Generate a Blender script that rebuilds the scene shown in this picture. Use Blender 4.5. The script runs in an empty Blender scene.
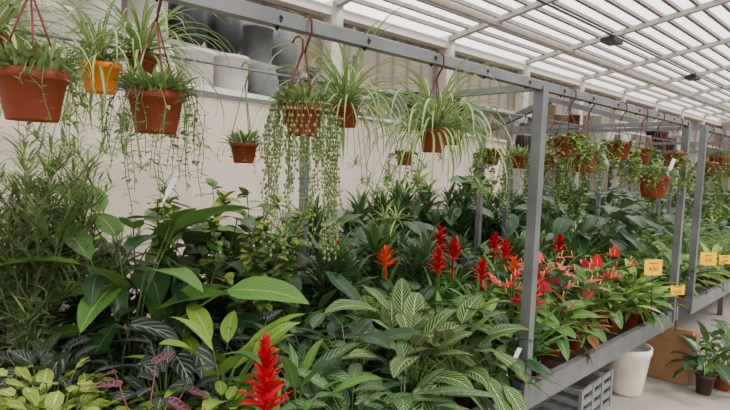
import bpy, math, random
from mathutils import Vector, Matrix
S = bpy.context.scene
PI = math.pi

# ------------------------------------------------------------------ materials
def new_mat(name):
    m = bpy.data.materials.new(name); m.use_nodes = True
    nt = m.node_tree; b = nt.nodes["Principled BSDF"]
    return m, nt, b
def N(nt, typ, **kw):
    n = nt.nodes.new(typ)
    for k, v in kw.items(): setattr(n, k, v)
    return n
def M(nt, op, a, b=None, c=None):
    n = N(nt, "ShaderNodeMath", operation=op)
    for i, x in enumerate((a, b, c)):
        if x is None: continue
        if isinstance(x, (int, float)): n.inputs[i].default_value = x
        else: nt.links.new(x, n.inputs[i])
    return n.outputs[0]
def MIX(nt, f, a, b):
    n = N(nt, "ShaderNodeMix", data_type='RGBA')
    for s, x in ((0, f), (6, a), (7, b)):
        if isinstance(x, (int, float)): n.inputs[s].default_value = x
        elif isinstance(x, tuple): n.inputs[s].default_value = (*x, 1)
        else: nt.links.new(x, n.inputs[s])
    return n.outputs[2]
def warm(c):   # slightly warmer, more muted greens
    if c is None or not (c[1] > c[0] and c[1] > c[2]): return c
    return (c[0] * 1.12 + .004, c[1] * .92, c[2] * 1.1 + .003)
def leaf_mat(name, c1, c2, rib=None, ribw=.06, vein=None, vfreq=9, vs=.5, vsharp=1.0, slope=.35,
             edge=None, edgew=.8, center=None, centerw=.5, rough=.42, trans=.2, under=None, spec=.35):
    c1, c2, rib, vein, edge = warm(c1), warm(c2), warm(rib), warm(vein), warm(edge)
    m, nt, b = new_mat(name)
    uv = N(nt, "ShaderNodeUVMap", uv_map="UVMap"); sp = N(nt, "ShaderNodeSeparateXYZ")
    nt.links.new(uv.outputs[0], sp.inputs[0])
    rn = N(nt, "ShaderNodeUVMap", uv_map="RND"); sr = N(nt, "ShaderNodeSeparateXYZ")
    nt.links.new(rn.outputs[0], sr.inputs[0])
    a = M(nt, 'MULTIPLY', M(nt, 'ABSOLUTE', M(nt, 'SUBTRACT', sp.outputs[0], .5)), 2.0)
    oi = N(nt, "ShaderNodeObjectInfo")
    f0 = M(nt, 'ADD', M(nt, 'MULTIPLY', sr.outputs[0], .6), M(nt, 'MULTIPLY', oi.outputs["Random"], .5))
    col = MIX(nt, f0, c1, c2)
    nz = N(nt, "ShaderNodeTexNoise"); nz.inputs["Scale"].default_value = 25
    tc = N(nt, "ShaderNodeTexCoord"); nt.links.new(tc.outputs["Object"], nz.inputs["Vector"])
    col = MIX(nt, M(nt, 'MULTIPLY', M(nt, 'SUBTRACT', nz.outputs[0], .35), .7), col, c2)
    if center:
        f = M(nt, 'LESS_THAN', M(nt, 'ADD', a, M(nt, 'MULTIPLY', nz.outputs[0], .2)), centerw + .1)
        col = MIX(nt, f, col, center)
    if vein:
        ph = M(nt, 'MULTIPLY', M(nt, 'SUBTRACT', sp.outputs[1], M(nt, 'MULTIPLY', a, slope * .5)), vfreq * 2 * PI)
        s = M(nt, 'MULTIPLY_ADD', M(nt, 'SINE', ph), .5, .5)
        s = M(nt, 'POWER', s, vsharp)
        s = M(nt, 'MULTIPLY', s, M(nt, 'MULTIPLY', vs, M(nt, 'SUBTRACT', 1.05, M(nt, 'POWER', a, 5.0))))
        col = MIX(nt, s, col, vein)
    if edge:
        col = MIX(nt, M(nt, 'GREATER_THAN', a, edgew), col, edge)
    if rib:
        col = MIX(nt, M(nt, 'LESS_THAN', a, ribw), col, rib)
    geo = N(nt, "ShaderNodeNewGeometry")   # paler leaf undersides
    bk = M(nt, 'MULTIPLY', geo.outputs["Backfacing"], .4)
    col = MIX(nt, bk, col, under or (.13, .20, .07))
    nt.links.new(col, b.inputs["Base Color"])
    b.inputs["Roughness"].default_value = rough
    b.inputs["Specular IOR Level"].default_value = spec
    tr = N(nt, "ShaderNodeBsdfTranslucent"); nt.links.new(col, tr.inputs[0])
    mx = N(nt, "ShaderNodeMixShader"); mx.inputs[0].default_value = trans
    nt.links.new(b.outputs[0], mx.inputs[1]); nt.links.new(tr.outputs[0], mx.inputs[2])
    nt.links.new(mx.outputs[0], nt.nodes["Material Output"].inputs[0])
    return m
def solid(name, c, rough=.6, c2=None, scale=8, metal=0, bump=0, spec=.4):
    m, nt, b = new_mat(name)
    b.inputs["Roughness"].default_value = rough; b.inputs["Metallic"].default_value = metal
    b.inputs["Specular IOR Level"].default_value = spec
    nz = N(nt, "ShaderNodeTexNoise"); nz.inputs["Scale"].default_value = scale; nz.inputs["Detail"].default_value = 6
    tc = N(nt, "ShaderNodeTexCoord"); nt.links.new(tc.outputs["Object"], nz.inputs["Vector"])
    c2 = c2 or tuple(x * .75 for x in c)
    cr = N(nt, "ShaderNodeMapRange"); cr.inputs[1].default_value = .3; cr.inputs[2].default_value = .7
    nt.links.new(nz.outputs[0], cr.inputs[0])
    nt.links.new(MIX(nt, cr.outputs[0], c, c2), b.inputs["Base Color"])
    if bump:
        bp = N(nt, "ShaderNodeBump"); bp.inputs["Strength"].default_value = bump; bp.inputs["Distance"].default_value = .01
        nt.links.new(nz.outputs[0], bp.inputs["Height"]); nt.links.new(bp.outputs[0], b.inputs["Normal"])
    return m

G = {}
G['stem'] = solid('stem_green', (.11, .19, .04), .5)
G['stemred'] = solid('stem_reddish', (.2, .06, .05), .5)
G['wood'] = solid('stem_brown', (.10, .065, .04), .8)
G['terra'] = solid('terracotta_plastic', (.20, .036, .012), .5, (.14, .026, .009), spec=.25)
G['orange'] = solid('orange_plastic', (.80, .19, .0), .4)
G['blackpot'] = solid('dark_brown_plastic', (.05, .022, .015), .45)
G['soil'] = solid('potting_soil', (.05, .03, .02), .95, (.02, .012, .008), 60, bump=.8)
G['string'] = solid('hanger_string', (.12, .015, .01), .6)
G['black'] = solid('black_plastic', (.012, .012, .014), .4)
G['steel'] = solid('galvanised_steel', (.17, .175, .175), .42, (.10, .105, .11), 6, metal=.3)
G['white'] = solid('white_tag', (.85, .85, .83), .5)
G['yellow'] = solid('yellow_card', (1.0, .52, .0), .6, (.95, .47, .0), spec=.1)
G['calathea'] = leaf_mat('leaf_striped_calathea', (.13, .29, .05), (.22, .39, .10), rib=(.32, .46, .15), ribw=.05,
                         vein=(.004, .034, .008), vfreq=9, vs=1.0, vsharp=.45, slope=.7, edge=(.02, .09, .015), edgew=.86, under=(.14, .10, .08), rough=.5, spec=.25)
G['calathea2'] = leaf_mat('leaf_pinstripe', (.012, .06, .015), (.03, .11, .028), rib=(.2, .33, .12), ribw=.05,
                          vein=(.2, .36, .13), vfreq=9, vs=.75, vsharp=3, slope=.5)
G['roseo'] = leaf_mat('leaf_rose_painted', (.02, .022, .02), (.04, .045, .038), rib=(.55, .10, .2), ribw=.06,
                      vein=(.42, .13, .19), vfreq=6, vs=.7, vsharp=3, slope=.6, edge=(.45, .09, .17), edgew=.88, under=(.22, .04, .08))
G['alocasia'] = leaf_mat('leaf_dark_veined', (.006, .02, .012), (.018, .042, .024), rib=(.28, .36, .24), ribw=.05,
                         vein=(.24, .32, .2), vfreq=5, vs=.75, vsharp=8, slope=.8)
G['lance'] = leaf_mat('leaf_lance', (.02, .10, .010), (.09, .27, .03), rib=(.18, .36, .07), ribw=.06,
                      vein=(.015, .07, .01), vfreq=14, vs=.35, slope=.4)
G['bright'] = leaf_mat('leaf_bright', (.10, .29, .02), (.24, .46, .05), rib=(.38, .54, .14), ribw=.06,
                       vein=(.06, .21, .02), vfreq=11, vs=.4, slope=.4)
G['dark'] = leaf_mat('leaf_dark', (.004, .028, .007), (.018, .08, .016), rib=(.07, .17, .05), ribw=.05,
                     vein=(.03, .10, .025), vfreq=9, vs=.4, vsharp=3, slope=.5, rough=.33)
G['drac'] = leaf_mat('leaf_dracaena', (.007, .042, .008), (.035, .14, .022), rib=(.06, .18, .04), ribw=.1)
G['grey'] = leaf_mat('leaf_greygreen', (.06, .14, .035), (.22, .34, .11), rough=.5, trans=.3)
G['yellowg'] = leaf_mat('leaf_yellowgreen', (.13, .27, .02), (.32, .46, .06), rib=(.45, .56, .15), ribw=.1,
                        vein=(.07, .19, .02), vfreq=6, vs=.6, slope=.7, rough=.5)
G['fern'] = leaf_mat('leaf_fern', (.05, .18, .015), (.16, .34, .04), rough=.5, trans=.3)
G['spider'] = leaf_mat('leaf_spider', (.08, .22, .03), (.18, .35, .06), center=(.52, .58, .28), centerw=.3, rough=.45, trans=.3)
G['string_leaf'] = leaf_mat('bead_leaf', (.06, .15, .03), (.2, .31, .09), rough=.4, trans=.1)
G['strap'] = leaf_mat('leaf_bromeliad', (.02, .11, .012), (.07, .24, .025), rough=.28)
G['red'] = leaf_mat('bract_red', (.32, .0, .008), (.55, .0, .014), rough=.6, trans=.04, under=(.42, .0, .01), spec=.12)
G['orangeb'] = leaf_mat('bract_orange', (.62, .015, .004), (.80, .10, .01), rough=.5, under=(.6, .04, .01), spec=.2)
G['pink'] = leaf_mat('spathe_pink', (.55, .010, .05), (.78, .07, .13), rough=.4, under=(.55, .04, .09), spec=.25)
G['spadix'] = solid('spadix_cream', (.75, .5, .15), .5)
G['croton'] = leaf_mat('leaf_red_centre', (.04, .11, .02), (.09, .2, .03), center=(.42, .02, .02), centerw=.3, vein=(.4, .15, .08), vfreq=8, vs=.3)

# ------------------------------------------------------------------ mesh builder
class MB:
    def __init__(s):
        s.v = []; s.f = []; s.uv = []; s.rn = []; s.mi = []; s.sm = []; s.mats = []
    def mat(s, m):
        if isinstance(m, str): m = G[m]
        if m not in s.mats: s.mats.append(m)
        return s.mats.index(m)
    def face(s, idx, mi, uv=None, rn=0.5, sm=True):
        s.f.append(tuple(idx)); s.mi.append(mi); s.sm.append(sm)
        s.uv.extend(uv or [(.5, .5)] * len(idx)); s.rn.extend([(rn, 0)] * len(idx))
    def build(s, name):
        me = bpy.data.meshes.new(name)
        me.from_pydata([tuple(x) for x in s.v], [], s.f)
        for m in s.mats: me.materials.append(m)
        me.polygons.foreach_set('material_index', s.mi)
        me.polygons.foreach_set('use_smooth', s.sm)
        u = me.uv_layers.new(name="UVMap"); u.data.foreach_set('uv', [c for p in s.uv for c in p])
        u = me.uv_layers.new(name="RND"); u.data.foreach_set('uv', [c for p in s.rn for c in p])
        me.update(); return me
    def obj(s, name, loc=(0, 0, 0), rz=0, parent=None):
        o = bpy.data.objects.new(name, s.build(name)); S.collection.objects.link(o)
        o.location = loc; o.rotation_euler = (0, 0, rz)
        if parent: o.parent = parent
        return o
    def tube(s, pts, r, mat, sides=4, caps=True, sm=True, rot=0.0, rn=.5):
        mi = s.mat(mat); pts = [Vector(p) for p in pts]; n = len(pts)
        rr = r if isinstance(r, (list, tuple)) else [r] * n
        base = len(s.v)
        for i, p in enumerate(pts):
            t = (pts[min(i + 1, n - 1)] - pts[max(i - 1, 0)]).normalized()
            ref = Vector((0, 0, 1)) if abs(t.z) < .9 else Vector((1, 0, 0))
            a = t.cross(ref).normalized(); b = a.cross(t)
            for k in range(sides):
                an = rot + 2 * PI * k / sides
                s.v.append(p + (a * math.cos(an) + b * math.sin(an)) * rr[i])
        for i in range(n - 1):
            for k in range(sides):
                k2 = (k + 1) % sides
                s.face((base + i * sides + k, base + i * sides + k2, base + (i + 1) * sides + k2, base + (i + 1) * sides + k), mi, sm=sm, rn=rn)
        if caps:
            s.face([base + k for k in range(sides)][::-1], mi, sm=False)
            s.face([base + (n - 1) * sides + k for k in range(sides)], mi, sm=False)
    def beam(s, p1, p2, w, mat):   # square bar
        s.tube([p1, p2], w * .7071, mat, 4, True, False, PI / 4)
    def box(s, c, d, mat):
        mi = s.mat(mat); b = len(s.v)
        for z in (-1, 1):
            for x, y in ((-1, -1), (1, -1), (1, 1), (-1, 1)):
                s.v.append(Vector((c[0] + x * d[0] / 2, c[1] + y * d[1] / 2, c[2] + z * d[2] / 2)))
        for q in ((3, 2, 1, 0), (4, 5, 6, 7), (0, 1, 5, 4), (1, 2, 6, 5), (2, 3, 7, 6), (3, 0, 4, 7)):
            s.face([b + i for i in q], mi, sm=False)
    def lathe(s, prof, mat, c=(0, 0, 0), seg=24, mats=None, sm=True):
        b = len(s.v)
        for r, z in prof:
            for k in range(seg):
                a = 2 * PI * (k + (.5 if seg == 4 else 0)) / seg
                s.v.append(Vector((c[0] + r * math.cos(a), c[1] + r * math.sin(a), c[2] + z)))
        for i in range(len(prof) - 1):
            mi = s.mat(mats[i] if mats else mat)
            for k in range(seg):
                k2 = (k + 1) % seg
                s.face((b + i * seg + k, b + i * seg + k2, b + (i + 1) * seg + k2, b + (i + 1) * seg + k), mi, sm=sm)
    def pot(s, r, h, mat, c=(0, 0, 0)):
        """tapered nursery pot, origin at bottom centre; rim lip, inner wall, soil"""
        pr = [(0, 0), (r * .7, 0), (r * .72, .004), (r * .93, h * .80), (r * 1.0, h * .81), (r * 1.03, h * .84), (r * 1.05, h), (r * .97, h), (r * .93, h * .88), (0, h * .9)]
        s.lathe(pr, mat, c, 22, [mat] * 8 + ['soil'])
    def leaf(s, p, az, el, L, W, droop, mat, shape='ovate', n=7, fold=.15, across=2, twist=0, wave=0, sway=0, rn=None):
        mi = s.mat(mat); rn = random.random() if rn is None else rn
        p = Vector(p); b = len(s.v); m = across; ds = L / n; e = el; z = az
        for i in range(n + 1):
            t = i / n
            ce, se, ca, sa = math.cos(e), math.sin(e), math.cos(z), math.sin(z)
            d = Vector((ce * ca, ce * sa, se)); sd = Vector((-sa, ca, 0)); nm = Vector((-se * ca, -se * sa, ce))
            if twist:
                tw = twist; sd, nm = sd * math.cos(tw) + nm * math.sin(tw), nm * math.cos(tw) - sd * math.sin(tw)
            if shape == 'ovate': w = math.sin(PI * min(1, t) ** .72) ** .75 if 0 < t < 1 else 0
            elif shape == 'lance': w = math.sin(PI * t ** .8) ** .95 if 0 < t < 1 else 0
            elif shape == 'strap': w = (.75 + .25 * min(1, t * 3)) * (1 - t ** 3.5)
            elif shape == 'heart': w = (1 - t ** 1.7) ** .8 * (.82 + .18 * min(1, t * 5))
            elif shape == 'round': w = math.sqrt(max(0, 1 - (2 * t - 1) ** 2))
            w = max(w, .02) * W / 2
            for k in range(m + 1):
                q = 2 * k / m - 1
                o = sd * (q * w) + nm * (fold * abs(q) * w - fold * .35 * w)
                if wave: o += nm * (math.sin(t * 14 + q * 2 + rn * 9) * wave * abs(q) * W)
                if shape == 'heart': o -= d * (abs(q) ** 1.2 * W * .30 * (1 - t) ** 2)
                s.v.append(p + o)
            p = p + d * ds
            e -= droop / n * (.4 + 1.2 * t); z += sway / n
        for i in range(n):
            for k in range(m):
                a0 = b + i * (m + 1) + k; a1 = a0 + 1; a2 = a1 + m + 1; a3 = a0 + m + 1
                s.face((a0, a3, a2, a1), mi, [(k / m, i / n), (k / m, (i + 1) / n), ((k + 1) / m, (i + 1) / n), ((k + 1) / m, i / n)], rn)
        return p
    def bead(s, p, r, mat, st=1.5, rn=.5):
        mi = s.mat(mat); b = len(s.v); p = Vector(p)
        s.v.append(p + Vector((0, 0, r * st)))
        for k in range(5):
            a = k * 2 * PI / 5; s.v.append(p + Vector((r * math.cos(a), r * math.sin(a), 0)))
        s.v.append(p - Vector((0, 0, r * st)))
        for k in range(5):
            k2 = (k + 1) % 5
            s.face((b, b + 1 + k, b + 1 + k2), mi, rn=rn); s.face((b + 6, b + 1 + k2, b + 1 + k), mi, rn=rn)

R = random.random
def U(a, b): return a + (b - a) * random.random()
GA = 2.39996

# ------------------------------------------------------------------ plant species (each returns MB)
def rosette(m, z0, n, pet, L, W, mat, shape='ovate', el0=85, el1=35, tilt=(15, 45), droop=(.6, 1.2), fold=.2, wave=.0, stem='stem', across=4, nseg=8, r0=.02, pr=.0025):
    for i in range(n):
        k = i / max(1, n - 1); az = i * GA + U(-.3, .3)
        e = math.radians(el0 + (el1 - el0) * k + U(-8, 8)); pl = U(*pet)
        b = Vector((math.cos(az) * r0 * R(), math.sin(az) * r0 * R(), z0))
        d = Vector((math.cos(e) * math.cos(az), math.cos(e) * math.sin(az), math.sin(e)))
        e2 = e - .25
        d2 = Vector((math.cos(e2) * math.cos(az), math.cos(e2) * math.sin(az), math.sin(e2)))
        mid = b + d * pl * .55; tip = mid + d2 * pl * .45
        m.tube([b, mid, tip], [pr * 1.3, pr, pr * .8], stem, 4, False)
        sc = U(.7, 1.15)
        m.leaf(tip, az + U(-.4, .4), e2 - math.radians(U(*tilt)), U(*L) * sc, U(*W) * sc, U(*droop), mat, shape, nseg, fold, across, U(-.4, .4), wave, U(-.3, .3))
def P(r=.055, h=.1, mat='terra'):
    m = MB(); m.pot(r, h, mat); return m
def calathea(mat='calathea'):
    m = P(.065, .11, 'blackpot'); rosette(m, .09, 32, (.08, .23), (.15, .21), (.07, .095), mat, 'ovate', 86, 22, (5, 65), (.5, 1.3), .14, .025, nseg=9); return m
def pinstripe():
    m = P(.065, .11, 'blackpot'); rosette(m, .09, 30, (.06, .2), (.14, .21), (.05, .075), 'calathea2', 'ovate', 84, 20, (15, 45), (.5, 1.1), .15, .02); return m
def roseo():
    m = P(.065, .11, 'blackpot'); rosette(m, .09, 16, (.16, .32), (.10, .14), (.075, .10), 'roseo', 'ovate', 88, 50, (40, 110), (.3, .6), .08, .012, 'stemred'); return m
def alocasia():
    m = P(.06, .11, 'blackpot'); rosette(m, .09, 18, (.08, .24), (.12, .17), (.065, .09), 'alocasia', 'heart', 84, 35, (30, 80), (.3, .9), .15, .02); return m
def peace():
    m = P(.065, .11, 'terra'); rosette(m, .09, 40, (.07, .2), (.15, .22), (.035, .055), 'lance', 'lance', 86, 22, (5, 40), (.6, 1.5), .25, .02, across=2); return m
def brightleaf():
    m = P(.065, .11, 'terra'); rosette(m, .09, 22, (.08, .2), (.15, .22), (.05, .075), 'bright', 'lance', 88, 35, (0, 30), (.4, 1.1), .25, .02); return m
def darkleaf():
    m = P(.07, .12, 'blackpot'); rosette(m, .1, 28, (.08, .27), (.13, .2), (.06, .09), 'dark', 'ovate', 86, 25, (15, 50), (.5, 1.1), .18, .03); return m
def philo():
    m = P(.09, .15, 'blackpot'); rosette(m, .12, 28, (.2, .62), (.22, .31), (.09, .14), 'dark', 'ovate', 88, 45, (20, 80), (.5, 1.0), .18, .02, pr=.004); return m
def philo_big():
    m = P(.09, .15, 'blackpot'); rosette(m, .12, 16, (.2, .62), (.27, .36), (.11, .16), 'lance', 'ovate', 88, 50, (10, 80), (.5, 1.0), .18, .02, pr=.004); return m
def guzmania(col='red', hs=.24, spike=.13, bw=1.0, nb=22):
    m = P(.055, .1, 'blackpot')
    for i in range(28):
        k = i / 27; az = i * GA
        m.leaf((0, 0, .09), az, math.radians(82 - 60 * k + U(-5, 5)), U(.2, .32), U(.024, .034), U(.7, 1.4), 'strap', 'strap', 8, .35, 2)
    top = .1 + hs
    m.tube([(0, 0, .09), (.004, .004, top), (.004, .004, top + spike)], [.006, .006, .003], col, 5)
    for i in range(nb):
        k = i / (nb - 1)
        m.leaf((.004, .004, top - .05 + (spike + .03) * k), i * GA, math.radians(18 + 56 * k + U(-10, 10)), bw * U(.06, .095) * (1 - .4 * k), bw * U(.016, .024) * (1 - .3 * k), U(-.2, .8), col, 'lance', 5, .35, 2)
    return m
def anthurium(col='pink'):
    m = P(.065, .11, 'terra'); rosette(m, .09, 26, (.08, .26), (.12, .16), (.075, .10), 'lance', 'heart', 86, 25, (25, 70), (.3, .8), .12, .01, nseg=7)
    for i in range(7):
        az = i * GA + .8; e = math.radians(U(58, 88)); l = U(.2, .40)
        d = Vector((math.cos(e) * math.cos(az), math.cos(e) * math.sin(az), math.sin(e)))
        tip = Vector((0, 0, .09)) + d * l
        m.tube([(0, 0, .09), tip], .002, 'stem', 4, False)
        w = U(.04, .07)
        m.leaf(tip, az, math.radians(U(-10, 65)), w * 1.25, w, .5, col, 'heart', 6, .15, 4)
        m.tube([tip, tip + Vector((math.cos(az) * .01, math.sin(az) * .01, .04))], [.004, .002], 'spadix', 5)
    return m
def dracaena(h=.35, ns=3, mat='drac'):
    m = P(.08, .14, 'blackpot')
    for s_ in range(ns):
        a = s_ * 2.1 + R(); x, y = .035 * math.cos(a), .035 * math.sin(a)
        hh = h * U(.7, 1.15); lx, ly = U(-.06, .06), U(-.06, .06)
        m.tube([(x, y, .12), (x + lx, y + ly, .12 + hh)], [.007, .005], 'wood', 5, False)
        nl = int(28 + hh * 55)
        for i in range(nl):
            k = i / nl; kk = .15 + .85 * k
            m.leaf((x + lx * kk, y + ly * kk, .12 + hh * kk), i * GA, math.radians(5 + 65 * k ** 1.5 + U(-12, 12)), U(.14, .22), U(.024, .034), U(.5, 1.4), mat, 'lance', 5, .25, 2)
    return m
def narrowleaf(h=.85, ns=9):
    m = P(.1, .17, 'blackpot')
    for s_ in range(ns):
        a = s_ * GA; hh = h * U(.55, 1.08); lean = U(.02, .22)
        pts = []
        for j in range(7):
            t = j / 6; pts.append(Vector((math.cos(a) * (.03 + lean * t * t), math.sin(a) * (.03 + lean * t * t), .14 + hh * t)))
        m.tube(pts, [.005 - .0006 * j for j in range(7)], 'stem', 4, False)
        for i in range(75):
            t = .12 + .88 * i / 75; j = min(5, int(t * 6)); f = t * 6 - j
            p = pts[j].lerp(pts[j + 1], f)
            m.leaf(p, i * GA, math.radians(U(0, 55)), U(.07, .13), U(.008, .012), U(.3, 1.0), 'grey', 'lance', 4, .2, 2)
        for b_ in range(4):
            t = U(.3, .95); j = min(5, int(t * 6)); p = pts[j]; az = U(0, 6.28); L = U(.08, .16)
            q = p + Vector((math.cos(az) * L * .7, math.sin(az) * L * .7, L * .7)); m.tube([p, q], .002, 'stem', 3, False)
            for i in range(16):
                m.leaf(p.lerp(q, i / 15), i * GA, math.radians(U(10, 65)), U(.06, .1), U(.007, .011), .4, 'grey', 'lance', 3, .2, 2)
    return m
def fernplant(nf=26, L=(.28, .45), pot=True):
    m = P(.07, .11, 'terra') if pot else MB()
    z0 = .09
    for i in range(nf):
        az = i * GA; e = math.radians(85 - 55 * i / nf + U(-6, 6)); l = U(*L); p = Vector((0, 0, z0)); pts = [p.copy()]; n = 16; dr = U(1.1, 1.9)
        for j in range(n):
            d = Vector((math.cos(e) * math.cos(az), math.cos(e) * math.sin(az), math.sin(e))); q = p + d * l / n
            if j > 1:
                w = .055 * math.sin(PI * (j / n) ** .7) + .006; rn = R()
                for sgn in (-1, 1):
                    m.leaf(p, az + sgn * 1.35, e * .25 + .1, w, .014, .5, 'fern', 'lance', 3, .1, 2, rn=rn)
            p = q; pts.append(q.copy()); e -= dr / n
        m.tube(pts[::2], .0015, 'stem', 3, False)
    return m
def smallbush(mat='yellowg', n=80, r=.13, ls=(.04, .06), pot='terra', W=.8, shape='round'):
    m = P(.06, .1, pot)
    for i in range(n):
        az = i * GA; k = i / n; e = math.acos(1 - k * .95) if k > 0 else 0
        el = PI / 2 - e; rr = r * U(.7, 1.15)
        p = Vector((math.cos(el) * math.cos(az) * rr, math.cos(el) * math.sin(az) * rr, .1 + math.sin(el) * rr))
        m.tube([(0, 0, .09), p], .0013, 'stem', 3, False)
        l = U(*ls); m.leaf(p, az, el - U(.3, 1.1), l, l * W, .6, mat, shape, 5, .2, 2, U(-.4, .4), .05)
    return m
def croton():
    m = P(.06, .1, 'terra'); rosette(m, .09, 26, (.06, .17), (.12, .17), (.03, .05), 'croton', 'lance', 86, 20, (0, 40), (.4, 1.0), .2, .03, 'stemred'); return m
def climber(h=.7):
    m = P(.07, .12, 'blackpot')
    for s_ in range(5):
        a = s_ * 1.6; pts = []; sp = U(.05, .16)
        for j in range(12):
            t = j / 11; pts.append(Vector(((.04 + sp * t) * math.cos(a + t * 1.5), (.04 + sp * t) * math.sin(a + t * 1.5), .1 + h * t * U(.85, 1.0))))
        m.tube(pts, .002, 'wood', 4, False)
        for i in range(55):
            t = U(.05, 1) * 10.99; j = int(t); l = U(.04, .075)
            m.leaf(pts[j].lerp(pts[j + 1], t - j), U(0, 6.28), U(-.3, .9), l, l * .6, .8, 'yellowg' if R() < .4 else 'lance', 'ovate', 5, .2, 2, U(-.4, .4))
    return m
def spiderleaves(m, z0, n=60, L=(.22, .42), mat='spider', W=(.008, .013), el=(-5, 80), droop=(2.0, 3.2)):
    for i in range(n):
        m.leaf((U(-.02, .02), U(-.02, .02), z0), i * GA, math.radians(U(*el)), U(*L), U(*W), U(*droop), mat, 'strap', 11, .35, 2, 0, 0, U(-.6, .6))

# ------------------------------------------------------------------ camera
yaw = math.radians(46.4); pitch = math.radians(4.5); roll = math.radians(2.0)
fw = Vector((math.cos(yaw) * math.cos(pitch), math.sin(yaw) * math.cos(pitch), -math.sin(pitch)))
rt = Vector((math.sin(yaw), -math.cos(yaw), 0)); up = rt.cross(fw)
cr = rt * math.cos(roll) + up * math.sin(roll); cu = up * math.cos(roll) - rt * math.sin(roll)
cam = bpy.data.objects.new("camera", bpy.data.cameras.new("camera")); S.collection.objects.link(cam)
mt = Matrix((cr, cu, -fw)).transposed().to_4x4(); mt.translation = Vector((0, 0, 1.55)); cam.matrix_world = mt
cam.data.lens = 26; cam.data.sensor_width = 36; cam.data.clip_start = .02
S.camera = cam

# ------------------------------------------------------------------ shell
random.seed(4)
mf = solid('concrete_floor', (.33, .29, .25), .85, (.22, .2, .17), 3, bump=.3)
m = MB(); m.box((12, 1.4, -.05), (30, 9.6, .1), mf); m.obj('floor')
def ribbed(name, c, c2, f):
    mm, nt, b = new_mat(name)
    tc = N(nt, "ShaderNodeTexCoord"); sp = N(nt, "ShaderNodeSeparateXYZ"); nt.links.new(tc.outputs["Object"], sp.inputs[0])
    s = M(nt, 'SINE', M(nt, 'MULTIPLY', M(nt, 'ADD', sp.outputs[0], sp.outputs[1]), f))
    s = M(nt, 'POWER', M(nt, 'MULTIPLY_ADD', s, .5, .5), 6.0)
    nt.links.new(MIX(nt, s, c, c2), b.inputs["Base Color"]); b.inputs["Roughness"].default_value = .7
    return mm
mw = ribbed('panel_wall', (.36, .30, .25), (.2, .165, .14), 18)
m = MB(); m.box((11.5, 6.1, 1.9), (29, .12, 3.8), mw); m.obj('wall_back')
m = MB(); m.box((26, 1.4, 2.3), (.12, 9.3, 4.6), mw); m.obj('wall_end')
whitep = solid('white_paint', (.78, .73, .67), .5, (.72, .67, .61))
m = MB()
for i in range(10):
    x = -0.3 + 2.6 * i
    m.box((x, 5.93, 1.9), (.2, .2, 3.8), whitep)
m.box((11.5, 5.95, 3.66), (29, .2, .12), whitep)
m.box((11.5, 5.98, 2.7), (29, .08, .08), whitep)
m.obj('trim_1')
# roof
SL = .17
def rz(y): return 3.75 + SL * (6 - y)
m, nt, b = new_mat('polycarbonate_sheet')
t1 = N(nt, "ShaderNodeBsdfTranslucent"); t1.inputs[0].default_value = (.95, .94, .92, 1)
t2 = N(nt, "ShaderNodeBsdfTransparent")
mx = N(nt, "ShaderNodeMixShader"); mx.inputs[0].default_value = .75
nt.links.new(t1.outputs[0], mx.inputs[1]); nt.links.new(t2.outputs[0], mx.inputs[2])
nt.links.new(mx.outputs[0], nt.nodes["Material Output"].inputs[0]); poly = m
m = MB(); mi = m.mat(poly)
m.v += [Vector((-3, 6.1, rz(6.1) + .1)), Vector((26, 6.1, rz(6.1) + .1)), Vector((26, -3.3, rz(-3.3) + .1)), Vector((-3, -3.3, rz(-3.3) + .1))]
m.face((0, 1, 2, 3), mi, sm=False); m.obj('ceiling')
m = MB(); raf = solid('rafter_paint', (.30, .25, .22), .6); raf2 = solid('rafter_light', (.58, .52, .46), .6)
x = -2.9
while x < 26:
    m.beam((x, 6.05, rz(6.05)), (x, -3.3, rz(-3.3)), .09, raf2); x += 2.6
y = 5.75
while y > -3.3:
    m.beam((-3, y, rz(y) + .07), (26, y, rz(y) + .07), .06, raf); y -= .27
for y in (4.9, 2.2, -.5):
    m.beam((-3, y, rz(y) - .07), (26, y, rz(y) - .07), .09, raf2)
m.obj('trim_2')
m = MB()
m.tube([(-3, 3.9, 3.92), (26, 3.9, 3.92)], .02, 'steel', 6)
for x in range(-2, 26, 3): m.tube([(x, 3.9, 3.92), (x, 3.9, rz(3.9))], .006, 'steel', 4)
m.obj('lighting_conduit')
for x in (9.5, 14.2):
    m = MB(); m.box((0, 0, -.09), (.38, .24, .08), 'black'); m.box((0, 0, -.03), (.06, .12, .06), 'black')
    for q in range(5): m.box((-.12 + q * .06, 0, -.045), (.012, .18, .03), 'black')
    m.obj('spotlight_fixture', (x, 3.9, 3.91))

# low cream wall
wd = Vector((.968, .25, 0)); wn = Vector((-.25, .968, 0)); wo = Vector((0, 2.98, 0)); wang = math.atan2(.25, .968)
mm, nt, b = new_mat('cream_render')
tc = N(nt, "ShaderNodeTexCoord"); br = N(nt, "ShaderNodeTexBrick")
mp = N(nt, "ShaderNodeMapping"); mp.inputs["Rotation"].default_value = (PI / 2, 0, 0)
nt.links.new(tc.outputs["Object"], mp.inputs[0]); nt.links.new(mp.outputs[0], br.inputs[0])
br.inputs["Scale"].default_value = 1.0; br.inputs["Brick Width"].default_value = 1.6; br.inputs["Row Height"].default_value = 1.0; br.inputs["Mortar Size"].default_value = .008
br.inputs["Color1"].default_value = (.76, .65, .53, 1); br.inputs["Color2"].default_value = (.71, .60, .49, 1); br.inputs["Mortar"].default_value = (.40, .33, .26, 1)
nz = N(nt, "ShaderNodeTexNoise"); nz.inputs["Scale"].default_value = 2.5; nz.inputs["Detail"].default_value = 8; nt.links.new(tc.outputs["Object"], nz.inputs["Vector"])
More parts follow.
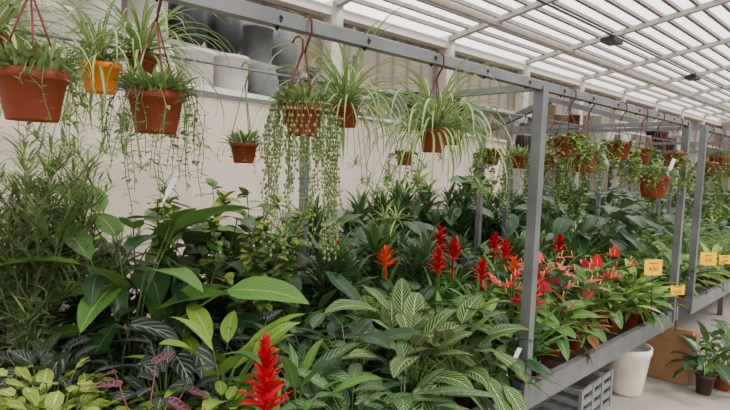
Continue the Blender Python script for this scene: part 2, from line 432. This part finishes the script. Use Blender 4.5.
nt.links.new(MIX(nt, M(nt, 'MULTIPLY', nz.outputs[0], .4), br.outputs[0], (.45, .37, .29)), b.inputs["Base Color"]); b.inputs["Roughness"].default_value = .85
m = MB(); m.box((3.1, 0, 1.0), (11.6, .16, 2.0), mm); m.box((3.1, 0, 2.02), (11.6, .24, .04), whitep)
ow = m.obj('wall_left', (wo.x, wo.y + .08, 0), wang)
# display shelf behind the wall, two levels
m = MB(); wood = solid('shelf_board', (.34, .31, .28), .6)
m.box((3.4, .36, 1.975), (10, .46, .05), wood)
m.box((2.2, .76, 2.45), (6.0, .36, .04), wood)
for x in (-.7, .8, 2.3, 3.8, 5.1):
    m.beam((x, .60, 0), (x, .60, 2.44), .05, 'steel'); m.beam((x, .92, 0), (x, .92, 2.95), .05, 'steel')
m.obj('planter_display_shelf', (wo.x, wo.y + .08, 0), wang)
pw = solid('planter_white', (.72, .68, .63), .45); pd = solid('planter_anthracite', (.022, .026, .03), .45); pg = solid('planter_grey', (.17, .175, .18), .5)
pb = solid('planter_brown', (.16, .07, .04), .5); pc = solid('planter_beige', (.46, .36, .26), .6)
def planter(kind, mat, r, h):
    m = MB()
    if kind == 'square':
        r *= 1.3; pr = [(0, 0), (r * .8, 0), (r * .98, h - .05), (r * 1.05, h - .05), (r * 1.05, h), (r * .92, h), (r * .88, h * .8), (0, h * .8)]
        m.lathe(pr, mat, seg=4, sm=False); return m
    if kind == 'cyl': pr = [(0, 0), (r * .9, 0), (r * .95, .02), (r, h - .03), (r * 1.04, h - .03), (r * 1.04, h), (r * .92, h), (r * .88, h * .8), (0, h * .8)]
    elif kind == 'egg': pr = [(0, 0), (r * .55, 0), (r * .8, h * .15), (r, h * .42), (r * .98, h * .65), (r * .8, h * .9), (r * .74, h), (r * .66, h), (r * .7, h * .85), (0, h * .8)]
    elif kind == 'cone': pr = [(0, 0), (r * .62, 0), (r * .66, .02), (r * .97, h * .85), (r * 1.05, h * .86), (r * 1.05, h), (r * .95, h), (r * .9, h * .85), (0, h * .85)]
    else: pr = [(0, 0), (r * .6, 0), (r, h * .25), (r * .95, h * .45), (r * .35, h * .72), (r * .3, h * .85), (r * .45, h), (r * .36, h), (r * .24, h * .85), (0, h * .8)]
    m.lathe(pr, mat, seg=28); return m
def wpos(s, dn): return Vector((wo.x, wo.y + .08, 0)) + wd * s + wn * dn
items = [(.2, 'cyl', pw, .15, .34), (.55, 'cyl', pw, .15, .36), (.95, 'cyl', pw, .16, .40), (1.33, 'cone', pw, .15, .36), (1.66, 'egg', pw, .16, .34), (2.0, 'cyl', pw, .16, .36), (2.36, 'cyl', pw, .17, .38), (2.74, 'egg', pg, .17, .38),
         (3.12, 'egg', pd, .17, .40), (3.5, 'vase', pd, .17, .48), (3.88, 'egg', pg, .17, .34), (4.3, 'cone', pw, .16, .3), (4.7, 'cyl', pc, .16, .3), (5.15, 'cyl', pg, .18, .36),
         (5.65, 'square', pd, .2, .50), (6.2, 'square', pw, .2, .55), (6.75, 'cyl', pd, .24, .60), (7.3, 'square', pd, .22, .5), (7.9, 'cone', pg, .24, .6)]
for s_, k, mt_, r, h in items:
    p = wpos(s_, .36); o = planter(k, mt_, r, h).obj('display_planter', (p.x, p.y, 2.0), wang)
for s_, k, mt_, r, h in [(.3, 'cyl', pw, .16, .5), (.7, 'cyl', pw, .16, .5), (1.1, 'cone', pw, .16, .42), (1.5, 'cyl', pw, .15, .5), (1.9, 'cyl', pw, .15, .52), (2.27, 'egg', pd, .18, .44), (2.68, 'egg', pd, .18, .42), (3.1, 'cyl', pg, .16, .36), (3.5, 'egg', pg, .16, .4)]:
    p = wpos(s_, .76); o = planter(k, mt_, r, h).obj('display_planter', (p.x, p.y, 2.47), wang)
# far rack with tall planters
m = MB(); m.box((14, 5.3, 1.72), (10, .6, .06), wood)
for x in (9.2, 11.6, 14, 16.4, 18.8):
    for y in (5.05, 5.55): m.beam((x, y, 0), (x, y, 1.7), .07, 'steel')
m.obj('storage_rack')
random.seed(9)
for i in range(17):
    x = 9.3 + i * .57
    planter(random.choice(['cyl', 'cone', 'vase', 'egg', 'square']), random.choice([pw, pb, pc, pw, pd, pb]), U(.19, .25), U(.6, 1.15)).obj('tall_planter', (x, 5.3, 1.75))

# ------------------------------------------------------------------ benches
ZB = .545; YR = 1.17; ZT = 1.91
def bench(x0, x1, y0, y1, beamh=.11, xs=None):
    m = MB(); st = 'steel'
    for y in (y0, y1): m.box(((x0 + x1) / 2, y, ZB - beamh / 2 + .02), (x1 - x0, .035, beamh), st)
    for x in (x0, x1): m.box((x, (y0 + y1) / 2, ZB - beamh / 2 + .02), (.035, y1 - y0, beamh), st)
    m.box(((x0 + x1) / 2, (y0 + y1) / 2, ZB - .04), (x1 - x0, y1 - y0, .02), 'blackpot')
    k = x0 + .3
    while k < x1: m.box((k, (y0 + y1) / 2, ZB - .07), (.03, y1 - y0, .04), st); k += .5
    xs = xs or [x0 + .02, x1 - .02]
    for x in xs:
        for y in (y0, y1):
            m.beam((x, y + (.25 if y == y0 else -.1), ZB - .08), (x, y + (.25 if y == y0 else -.1), 0), .05, st)
            m.beam((x, y, ZB - .05), (x, y, ZT), .045, st)
            m.box((x, y, ZB + .0), (.09, .06, .1), st)
        m.beam((x, y0, ZT), (x, y1, ZT), .03, st)
    m.beam((x0 - .0, y0, ZT), (x1 + .0, y0, ZT), .034, st)
    m.tube([(x0, y0 + .035, ZT + .03), (x1, y0 + .035, ZT + .03)], .007, st, 6)
    m.beam((x0, y1, ZT), (x1, y1, ZT), .025, st)
    m.tube([(x0, y0 + .73, ZT - .0), (x1, y0 + .73, ZT)], .005, st, 6)
    k = x0 + .2
    while k < x1:   # dark strap ties along the rail
        m.tube([(k, y0 - .022, ZT), (k, y0, ZT + .024), (k, y0 + .022, ZT), (k, y0, ZT - .024), (k, y0 - .022, ZT)], .004, 'black', 5); k += .31
    m.obj('plant_bench')
bench(-.35, 4.24, YR, 2.86, xs=[-.33, 2.15, 4.22])
bench(4.67, 9.2, YR + .01, 2.86, xs=[4.69, 6.9, 9.18])
bench(9.7, 14.5, YR + .01, 2.86)
# low back staging
m = MB(); m.box((5.6, 3.3, .42), (6.6, .62, .03), 'steel')
for x in (2.5, 4.5, 6.5, 8.7):
    for y in (3.08, 3.52): m.beam((x, y, 0), (x, y, .41), .04, 'steel')
m.obj('back_plant_table')
# brace on the far frame
m = MB(); m.beam((4.22, 2.92, 1.86), (4.22, 2.2, 2.14), .05, 'steel'); m.beam((4.22, 2.2, 2.14), (4.22, 1.5, 1.93), .04, 'steel'); m.obj('frame_brace')

# ------------------------------------------------------------------ plants on the bench
random.seed(21)
LIB = {
 'striped_calathea': [calathea().build('striped_calathea') for _ in range(3)],
 'pinstripe_calathea': [pinstripe().build('pinstripe_calathea') for _ in range(3)],
 'rose_painted_calathea': [roseo().build('rose_painted_calathea')],
 'alocasia': [alocasia().build('alocasia') for _ in range(2)],
 'peace_lily': [peace().build('peace_lily') for _ in range(3)],
 'cast_iron_plant': [brightleaf().build('cast_iron_plant') for _ in range(2)],
 'rubber_plant': [darkleaf().build('rubber_plant') for _ in range(2)],
 'philodendron': [philo().build('philodendron') for _ in range(2)] ,
 'bird_of_paradise_plant': [philo_big().build('bird_of_paradise_plant')],
 'red_guzmania': [guzmania('red', .28, .06, 1.0, 34).build('red_guzmania') for _ in range(2)],
 'scarlet_guzmania': [guzmania('red', .27, .16, 1.15, 56).build('scarlet_guzmania')],
 'orange_guzmania': [guzmania('orangeb', .27, .04, 1.0, 26).build('orange_guzmania')],
 'pink_anthurium': [anthurium('pink').build('pink_anthurium') for _ in range(2)],
 'red_anthurium': [anthurium('red').build('red_anthurium')],
 'dracaena': [dracaena(h, n).build('dracaena') for h, n in ((.32, 3), (.45, 3), (.4, 4))],
 'podocarpus': [narrowleaf().build('podocarpus') for _ in range(2)],
 'boston_fern': [fernplant().build('boston_fern') for _ in range(2)],
 'variegated_ivy': [smallbush('yellowg', 130, .14, (.028, .045)).build('variegated_ivy')],
 'nerve_plant': [smallbush('alocasia', 80, .11, (.045, .06), 'blackpot', .7, 'ovate').build('nerve_plant')],
 'peperomia': [smallbush('bright', 100, .12, (.035, .05)).build('peperomia')],
 'croton': [croton().build('croton')],
 'climbing_fig': [climber().build('climbing_fig')],
}
placed = []
def put(sp, x, y, z=ZB - .03, s=1.0, rz=None, sz=1.0):
    me = random.choice(LIB[sp]); o = bpy.data.objects.new(sp, me); S.collection.objects.link(o)
    o.location = (x, y, z); o.rotation_euler = (U(-.04, .04), U(-.04, .04), U(0, 6.28) if rz is None else rz)
    o.scale = (s, s, s * sz); placed.append((x, y)); return o
manual = [
 ('variegated_ivy', .34, 1.62, 1.45), ('variegated_ivy', .38, 1.82, 1.45), ('variegated_ivy', .22, 1.36, 1.4), ('peperomia', .50, 1.80, 1.2), ('nerve_plant', .42, 2.0, 1.7),
 ('rose_painted_calathea', .56, 1.47, 1.05), ('nerve_plant', .40, 1.36, 1.3), ('nerve_plant', .70, 1.66, 1.5), ('scarlet_guzmania', .82, 1.23, 1.0), ('red_guzmania', .62, 1.22, .85),
 ('cast_iron_plant', .92, 1.68, 1.3), ('peace_lily', 1.02, 1.38, 1.05), ('peperomia', .84, 1.52, 1.1), ('pinstripe_calathea', 1.18, 1.28, 1.0), ('pinstripe_calathea', 1.18, 1.55, 1.05),
 ('striped_calathea', 1.60, 1.38, 1.2), ('striped_calathea', 1.82, 1.30, 1.15), ('striped_calathea', 1.78, 1.60, 1.3), ('pinstripe_calathea', 1.38, 1.78, 1.1), ('pinstripe_calathea', 1.36, 1.20, 1.0), ('rubber_plant', 1.42, 1.55, 1.1),
 ('pinstripe_calathea', 1.98, 1.24, .95), ('striped_calathea', 2.05, 1.50, 1.1), ('scarlet_guzmania', 2.36, 1.27, 1.05), ('cast_iron_plant', 2.30, 1.55, .9), ('rubber_plant', 2.18, 1.30, .9),
 ('orange_guzmania', 2.25, 2.15, 1.3), ('red_guzmania', 2.5, 1.98, 1.2), ('red_guzmania', 2.8, 2.1, 1.25), ('orange_guzmania', 2.5, 2.45, 1.35), ('red_guzmania', 2.1, 2.45, 1.25), ('red_guzmania', 3.2, 1.95, 1.2), ('red_guzmania', 2.62, 1.75, 1.1), ('scarlet_guzmania', 2.85, 1.5, .85), ('red_guzmania', 3.9, 1.9, 1.2), ('red_guzmania', 3.45, 2.2, 1.2), ('orange_guzmania', 2.98, 1.75, 1.15), ('red_guzmania', 3.05, 2.4, 1.3),
 ('alocasia', .66, 1.98, 1.35), ('alocasia', .88, 2.02, 1.25), ('alocasia', .76, 1.82, 1.25), ('alocasia', 1.15, 1.85, 1.15),
 ('podocarpus', .44, 2.30, 1.18), ('podocarpus', .56, 2.58, 1.2), ('podocarpus', .36, 2.55, 1.2), ('podocarpus', .70, 2.50, 1.05), ('bird_of_paradise_plant', .80, 2.24, 1.05), ('bird_of_paradise_plant', .92, 2.5, 1.1), ('philodendron', 1.02, 2.42, 1.05), ('philodendron', 1.3, 2.45, 1.1), ('philodendron', 1.05, 2.15, .85), ('philodendron', 1.6, 2.5, 1.0), ('philodendron', .82, 2.6, 1.05),
 ('climbing_fig', 1.24, 2.05, 1.05), ('climbing_fig', 1.42, 2.2, 1.15), ('climbing_fig', 1.12, 2.3, 1.2), ('pink_anthurium', 2.78, 1.36, 1.0), ('croton', 2.98, 1.33, 1.0), ('pink_anthurium', 3.16, 1.40, 1.1), ('red_anthurium', 3.36, 1.36, 1.05), ('pink_anthurium', 3.25, 1.64, 1.2), ('peace_lily', 3.42, 1.56, 1.1), ('pink_anthurium', 3.62, 1.52, 1.15), ('red_anthurium', 3.9, 1.45, 1.05), ('peace_lily', 3.75, 1.3, 1.1), ('cast_iron_plant', 4.05, 1.35, 1.0), ('red_anthurium', 2.6, 1.5, 1.1), ('rubber_plant', 3.05, 1.56, 1.05),
]
for a in manual:
    put(a[0], a[1], a[2], s=a[3])
def zone(x, y):
    if x > 2.45 and y < 1.9: return random.choice(['pink_anthurium', 'red_anthurium', 'croton', 'cast_iron_plant', 'peperomia', 'rubber_plant', 'peace_lily', 'rubber_plant'])
    if y > 2.5: return random.choice(['dracaena', 'rubber_plant', 'dracaena', 'peace_lily'])
    if y > 1.95 and x > 1.6: return random.choice(['peace_lily', 'peace_lily', 'dracaena', 'rubber_plant', 'cast_iron_plant', 'boston_fern', 'pinstripe_calathea', 'rubber_plant'])
    if x < 1.0: return random.choice(['alocasia', 'pinstripe_calathea', 'nerve_plant', 'peace_lily', 'rubber_plant', 'peperomia'])
    return random.choice(['peace_lily', 'pinstripe_calathea', 'rubber_plant', 'cast_iron_plant', 'peace_lily', 'rubber_plant', 'alocasia', 'boston_fern', 'peperomia'])
x = -.2
while x < 4.12:
    y = 1.29
    while y < 2.65:
        px, py = x + U(-.05, .05), y + U(-.05, .05)
        if all((px - a) ** 2 + (py - b_) ** 2 > .15 ** 2 for a, b_ in placed):
            sp = zone(px, py); put(sp, px, min(2.62, max(1.27, py)), s=U(.82, 1.1) * (.88 if py < 1.4 else 1))
        y += .18
    x += .18
x = 4.85
while x < 14.3:
    if not 9.0 < x < 9.9:
        y = 1.35
        while y < 2.75:
            sp = random.choice(['boston_fern', 'boston_fern', 'peace_lily', 'rubber_plant', 'boston_fern', 'peperomia', 'philodendron' if y > 2 else 'boston_fern', 'cast_iron_plant'])
            put(sp, x + U(-.06, .06), y + U(-.06, .06), s=U(.9, 1.2)); y += .27
    x += .3 if x < 9 else .45
# back rows
x = 2.1
while x < 8.8:
    for y, s_ in ((3.12, 1.15), (3.45, 1.35)):
        if y + .2 < 2.98 + .258 * x: put(random.choice(['dracaena', 'dracaena', 'dracaena', 'philodendron', 'peace_lily']), x + U(-.05, .05), y, z=.435, s=s_ * U(.9, 1.1))
    x += .28
x = 4.9
while x < 9:
    put(random.choice(['dracaena', 'philodendron']), x, 3.75 + (x - 4.5) * .1, z=0, s=U(1.4, 1.6)); x += .5
x = 9.4
while x < 20:
    for y in (3.4, 4.4): put(random.choice(['dracaena', 'philodendron', 'boston_fern', 'philodendron']), x, y, z=0, s=U(1.5, 1.8))
    x += .6

# ------------------------------------------------------------------ hanging baskets
def hanging(name, x, y, zc, r, kind, mat='terra', zt=ZT, strands=26, slen=(.1, .3), col='string', tuft=110, tl=(.03, .065), sL=(.22, .42), ns=60):
    h = r * 1.5; z0 = zc - h / 2; m = MB(); m.pot(r, h, mat)
    rail = zt - z0
    for k in range(3):
        a = k * 2.094 + .4
        m.tube([(r * 1.03 * math.cos(a), r * 1.03 * math.sin(a), h * .95), (.004 * math.cos(a), .004 * math.sin(a), max(h + .06, rail - .07))], .0022, col, 5)
    hk = [(0, 0, max(h + .06, rail - .07)), (0, -.012, rail - .045), (0, -.03, rail - .02), (0, -.028, rail + .012), (0, -.01, rail + .026), (0, .012, rail + .024), (0, .026, rail + .01)]
    m.tube(hk, .0035, col, 5)
    z1 = h * .95
    if kind in ('succ', 'pearls', 'mix'):
        for i in range(tuft):
            a = i * GA; q = r * math.sqrt(R()); e = U(5, 85)
            m.leaf((q * math.cos(a), q * math.sin(a), z1 - .01 + U(0, .035)), a, math.radians(e), U(*tl), U(.008, .014), .7, 'string_leaf', 'lance', 3, .4, 2)
        for i in range(strands):
            a = U(0, 6.28); L = U(*slen) * (1 if R() < .6 else .55); p = Vector((r * .98 * math.cos(a), r * .98 * math.sin(a), z1 + .012)); pts = [p * .8 + Vector((0, 0, z1 * .2)), p + Vector((math.cos(a) * .012, math.sin(a) * .012, .004))]
            out = U(.008, .04); n = max(4, int(L / .03)); wob = U(0, 6); am = U(.004, .014)
            for j in range(1, n + 1):
                t = j / n; pts.append(Vector(((r * 1.03 + out + .01 * t) * math.cos(a) + am * math.sin(j * .8 + wob), (r * 1.03 + out + .01 * t) * math.sin(a) + am * math.cos(j * .7 + wob), z1 - L * t)))
            m.tube(pts, .001, 'stem', 3, False)
            nb = int(L / .012)
            for j in range(nb):
                t = (j + .5) / nb * (len(pts) - 2); q = int(t); c = pts[q + 1].lerp(pts[min(q + 2, len(pts) - 1)], t - q); an = j * 2.4
                if kind == 'pearls': m.bead(c + Vector((math.cos(an) * .006, math.sin(an) * .006, 0)), U(.0032, .0048), 'string_leaf', 1.4, R())
                else: m.leaf(c, an, U(-.6, .5), U(.014, .024), U(.008, .011), .3, 'string_leaf', 'ovate', 3, .3, 2)
    if kind == 'vine':
        for i in range(strands):
            a = U(0, 6.28); L = U(*slen); pts = []
            for j in range(9):
                t = j / 8; pts.append(Vector(((r * .6 + .06 * min(1, t * 3)) * math.cos(a) + .012 * math.sin(j * 1.7 + i), (r * .6 + .06 * min(1, t * 3)) * math.sin(a) + .012 * math.cos(j * 2 + i), z1 + .03 * math.sin(min(1, t * 3) * PI) - L * t)))
            m.tube(pts, .0014, 'stem', 3, False)
            for j in range(int(L / .02) + 6):
                t = U(0, 8); q = min(7, int(t)); l = U(.02, .034)
                m.leaf(pts[q].lerp(pts[q + 1], t - q), a + U(-1.5, 1.5), U(-.6, .5), l, l * .8, .6, random.choice(['fern', 'string_leaf', 'yellowg']), 'heart', 4, .15, 2)
    if kind in ('spider', 'mix'):
        spiderleaves(m, z1, ns if kind == 'spider' else 26, sL if kind == 'spider' else (.12, .22))
        if kind == 'spider':
            for i in range(7):   # runners with plantlets
                a = U(0, 6.28); L = U(.2, .42); pts = [Vector((math.cos(a) * .2 * t, math.sin(a) * .2 * t, z1 + .09 * math.sin(PI * t * .9) - L * t * t)) for t in [j / 6 for j in range(7)]]
                m.tube(pts, .0015, 'fern', 3, False)
                for k in range(14): m.leaf(pts[-1], k * GA, math.radians(U(-20, 70)), U(.05, .1), .007, 1.2, 'spider', 'strap', 5, .3, 2)
    if kind == 'fern':
        f = fernplant(20, (.14, .24), False); b = len(m.v); mi_ = [m.mat(q) for q in f.mats]
        for v in f.v: m.v.append(v + Vector((0, 0, z1 - .09)))
        for fc, a_, s_ in zip(f.f, f.mi, f.sm): m.f.append(tuple(i + b for i in fc)); m.mi.append(mi_[a_]); m.sm.append(s_)
        m.uv += f.uv; m.rn += f.rn
    return m.obj(name, (x, y, z0), 0)
random.seed(33)
Y2 = YR + .73
hanging('hanging_succulent_basket', .235, YR, 1.655, .062, 'succ', slen=(.03, .15), strands=22, tuft=300, tl=(.02, .05))
hanging('hanging_succulent_basket', .47, YR, 1.645, .060, 'succ', slen=(.06, .28), strands=34, tuft=300, tl=(.02, .05))
hanging('hanging_spider_plant', .578, Y2, 1.80, .064, 'spider', 'orange', sL=(.25, .45), ns=55)
hanging('hanging_spider_plant', .28, Y2, 1.84, .06, 'spider', sL=(.25, .5), ns=100)
hanging('hanging_spider_plant', .72, Y2 + .02, 1.86, .055, 'spider', sL=(.25, .5), ns=110)
hanging('hanging_succulent_basket', 1.12, Y2, 1.575, .055, 'succ', slen=(.05, .16), strands=14, col='stem')
hanging('hanging_string_of_pearls', .87, YR, 1.66, .055, 'pearls', slen=(.22, .42), strands=46, tuft=200, tl=(.02, .05))
hanging('hanging_spider_plant', 1.66, Y2, 1.77, .070, 'spider', sL=(.4, .7), ns=150)
hanging('hanging_spider_plant', 1.43, YR, 1.635, .052, 'spider', sL=(.22, .45), ns=100)
hanging('hanging_ivy_basket', 2.09, Y2, 1.585, .05, 'vine', slen=(.1, .3), strands=10)
hanging('hanging_spider_plant', 2.5, Y2, 1.72, .06, 'spider', sL=(.25, .45), ns=90)
hanging('hanging_string_of_pearls', .99, YR + .2, 1.70, .05, 'pearls', slen=(.2, .45), strands=20)
hanging('hanging_ivy_basket', 2.42, YR, 1.66, .062, 'vine', slen=(.03, .14), strands=26)
hanging('hanging_ivy_basket', 2.68, YR + .02, 1.59, .062, 'mix', slen=(.06, .25), strands=26)
hanging('hanging_ivy_basket', 3.04, YR, 1.67, .065, 'vine', slen=(.08, .26), strands=34)
hanging('hanging_ivy_basket', 3.36, YR, 1.65, .065, 'vine', slen=(.08, .3), strands=36)
hanging('hanging_succulent_basket', 3.62, YR - .01, 1.47, .095, 'mix', slen=(.05, .14), strands=18, tuft=260)
hanging('hanging_ivy_basket', 4.02, YR, 1.65, .065, 'vine', slen=(.05, .3), strands=34)
hanging('hanging_ivy_basket', 2.9, Y2, 1.62, .065, 'vine', slen=(.1, .4), strands=34)
hanging('hanging_ivy_basket', 3.25, Y2, 1.60, .065, 'succ', slen=(.1, .5), strands=44)
hanging('hanging_ivy_basket', 3.65, Y2, 1.62, .065, 'vine', slen=(.1, .5), strands=44)
hanging('hanging_ivy_basket', 4.05, Y2, 1.62, .065, 'vine', slen=(.1, .5), strands=44)
for i, x in enumerate((4.85, 5.2, 5.6, 6.0, 6.5, 7.1, 7.7, 8.4, 10.2, 11.2, 12.2)):
    hanging('hanging_ivy_basket', x, YR + .01, 1.6 + .06 * (i % 2), .075, ['vine', 'succ', 'mix', 'fern'][i % 4], slen=(.15, .5), strands=36)

# ------------------------------------------------------------------ signs, tags, floor things
def price_sign(x, y, z, w=.105, h=.085, az=-.6):
    e = bpy.data.objects.new('price_sign', None); S.collection.objects.link(e); e.location = (x, y, z); e.rotation_euler = (-.05, 0, az)
    m = MB(); m.box((0, 0, 0), (w, .003, h), 'yellow'); m.tube([(0, .003, -h / 2 + .01), (0, .003, -.30)], .003, 'black', 5); m.obj('card', parent=e)
    for i, (t, sz, dz) in enumerate((('4,50', .036, -.022), ('PLANTA', .017, .02))):
        c = bpy.data.curves.new('lettering', 'FONT'); c.body = t; c.size = sz; c.align_x = 'CENTER'; c.extrude = .0004
        o = bpy.data.objects.new('lettering', c); S.collection.objects.link(o); o.parent = e; o.location = (0, -.0025, dz); o.rotation_euler = (PI / 2, 0, 0); c.materials.append(G['black'])
price_sign(3.66, 1.14, .95, .125, .10); price_sign(5.0, 1.15, .87, .15, .11); price_sign(4.17, 1.13, .73, .11, .065); price_sign(5.6, 1.16, .8, .12, .08)
def tag(x, y, z, rx, rzz, s=1.0):
    m = MB(); m.box((0, 0, .05), (.028, .001, .10), 'white'); m.box((0, 0, -.03), (.012, .001, .06), 'white'); o = m.obj('plant_label', (x, y, z)); o.rotation_euler = (rx, .3, rzz); o.scale = (s, s, s)
tag(.47, YR - .06, 1.47, .3, .3, .5); tag(1.2, 1.4, 1.36, 1.2, -.6, .8); tag(.30, 1.3, .78, .1, .1); tag(3.60, 1.08, 1.55, .1, -.5); tag(2.08, 1.2, .66, .2, -.3)
m = MB(); pr = [(0, 0), (.10, 0), (.11, .02), (.145, .28), (.155, .30), (.155, .34), (.14, .34), (.135, .3), (0, .3)]
m.lathe(pr, solid('glazed_white', (.74, .68, .56), .25), seg=32); m.obj('white_planter', (3.88, 1.33, 0))
m = MB(); cb = solid('cardboard', (.27, .145, .065), .8)
m.box((0, 0, .17), (.34, .3, .33), cb); m.box((-.09, -.17, .35), (.16, .008, .10), cb); m.box((0, .15, .38), (.34, .006, .10), cb); m.box((-.175, 0, .37), (.006, .3, .09), cb); m.box((0, -.151, .17), (.3, .003, .04), solid('packing_tape', (.42, .3, .17), .3))
m.obj('cardboard_box', (4.50, 1.22, 0), .1)
m = MB(); cg = solid('grey_crate_plastic', (.2, .205, .205), .5)
for z in (.02, .09, .16, .23):
    for yy in (-.15, .15): m.box((0, yy, z), (.5, .012, .035), cg)
    for xx in (-.25, .25): m.box((xx, 0, z), (.012, .3, .035), cg)
for xx in (-.25, .25, -.08, .08):
    for yy in (-.15, .15): m.box((xx, yy, .125), (.03, .02, .25), cg)
m.box((0, 0, .01), (.5, .3, .012), cg); m.obj('plastic_crate', (3.3, 1.45, 0), .05)
put('rubber_plant', 4.30, .95, z=0, s=.9, sz=1.35)
put('peace_lily', 4.50, .88, z=0, s=1.0, sz=1.3)
put('rubber_plant', 4.72, .82, z=0, s=.9, sz=1.4)

# ------------------------------------------------------------------ light
w = bpy.data.worlds.new("World"); S.world = w; w.use_nodes = True
nt = w.node_tree; bg = nt.nodes["Background"]; bg.inputs[0].default_value = (.99, .97, .95, 1)
tc = N(nt, "ShaderNodeTexCoord"); sp = N(nt, "ShaderNodeSeparateXYZ"); nt.links.new(tc.outputs["Generated"], sp.inputs[0])
mr = N(nt, "ShaderNodeMapRange"); mr.inputs[1].default_value = .0; mr.inputs[2].default_value = .28; mr.inputs[3].default_value = .3; mr.inputs[4].default_value = 3.3
nt.links.new(sp.outputs[2], mr.inputs[0]); nt.links.new(mr.outputs[0], bg.inputs[1])
sun = bpy.data.objects.new("sun", bpy.data.lights.new("sun", 'SUN')); S.collection.objects.link(sun)
sun.data.energy = 5.5; sun.data.angle = math.radians(12); sun.data.color = (1, .95, .87)
sun.rotation_euler = (math.radians(36), math.radians(20), 0)
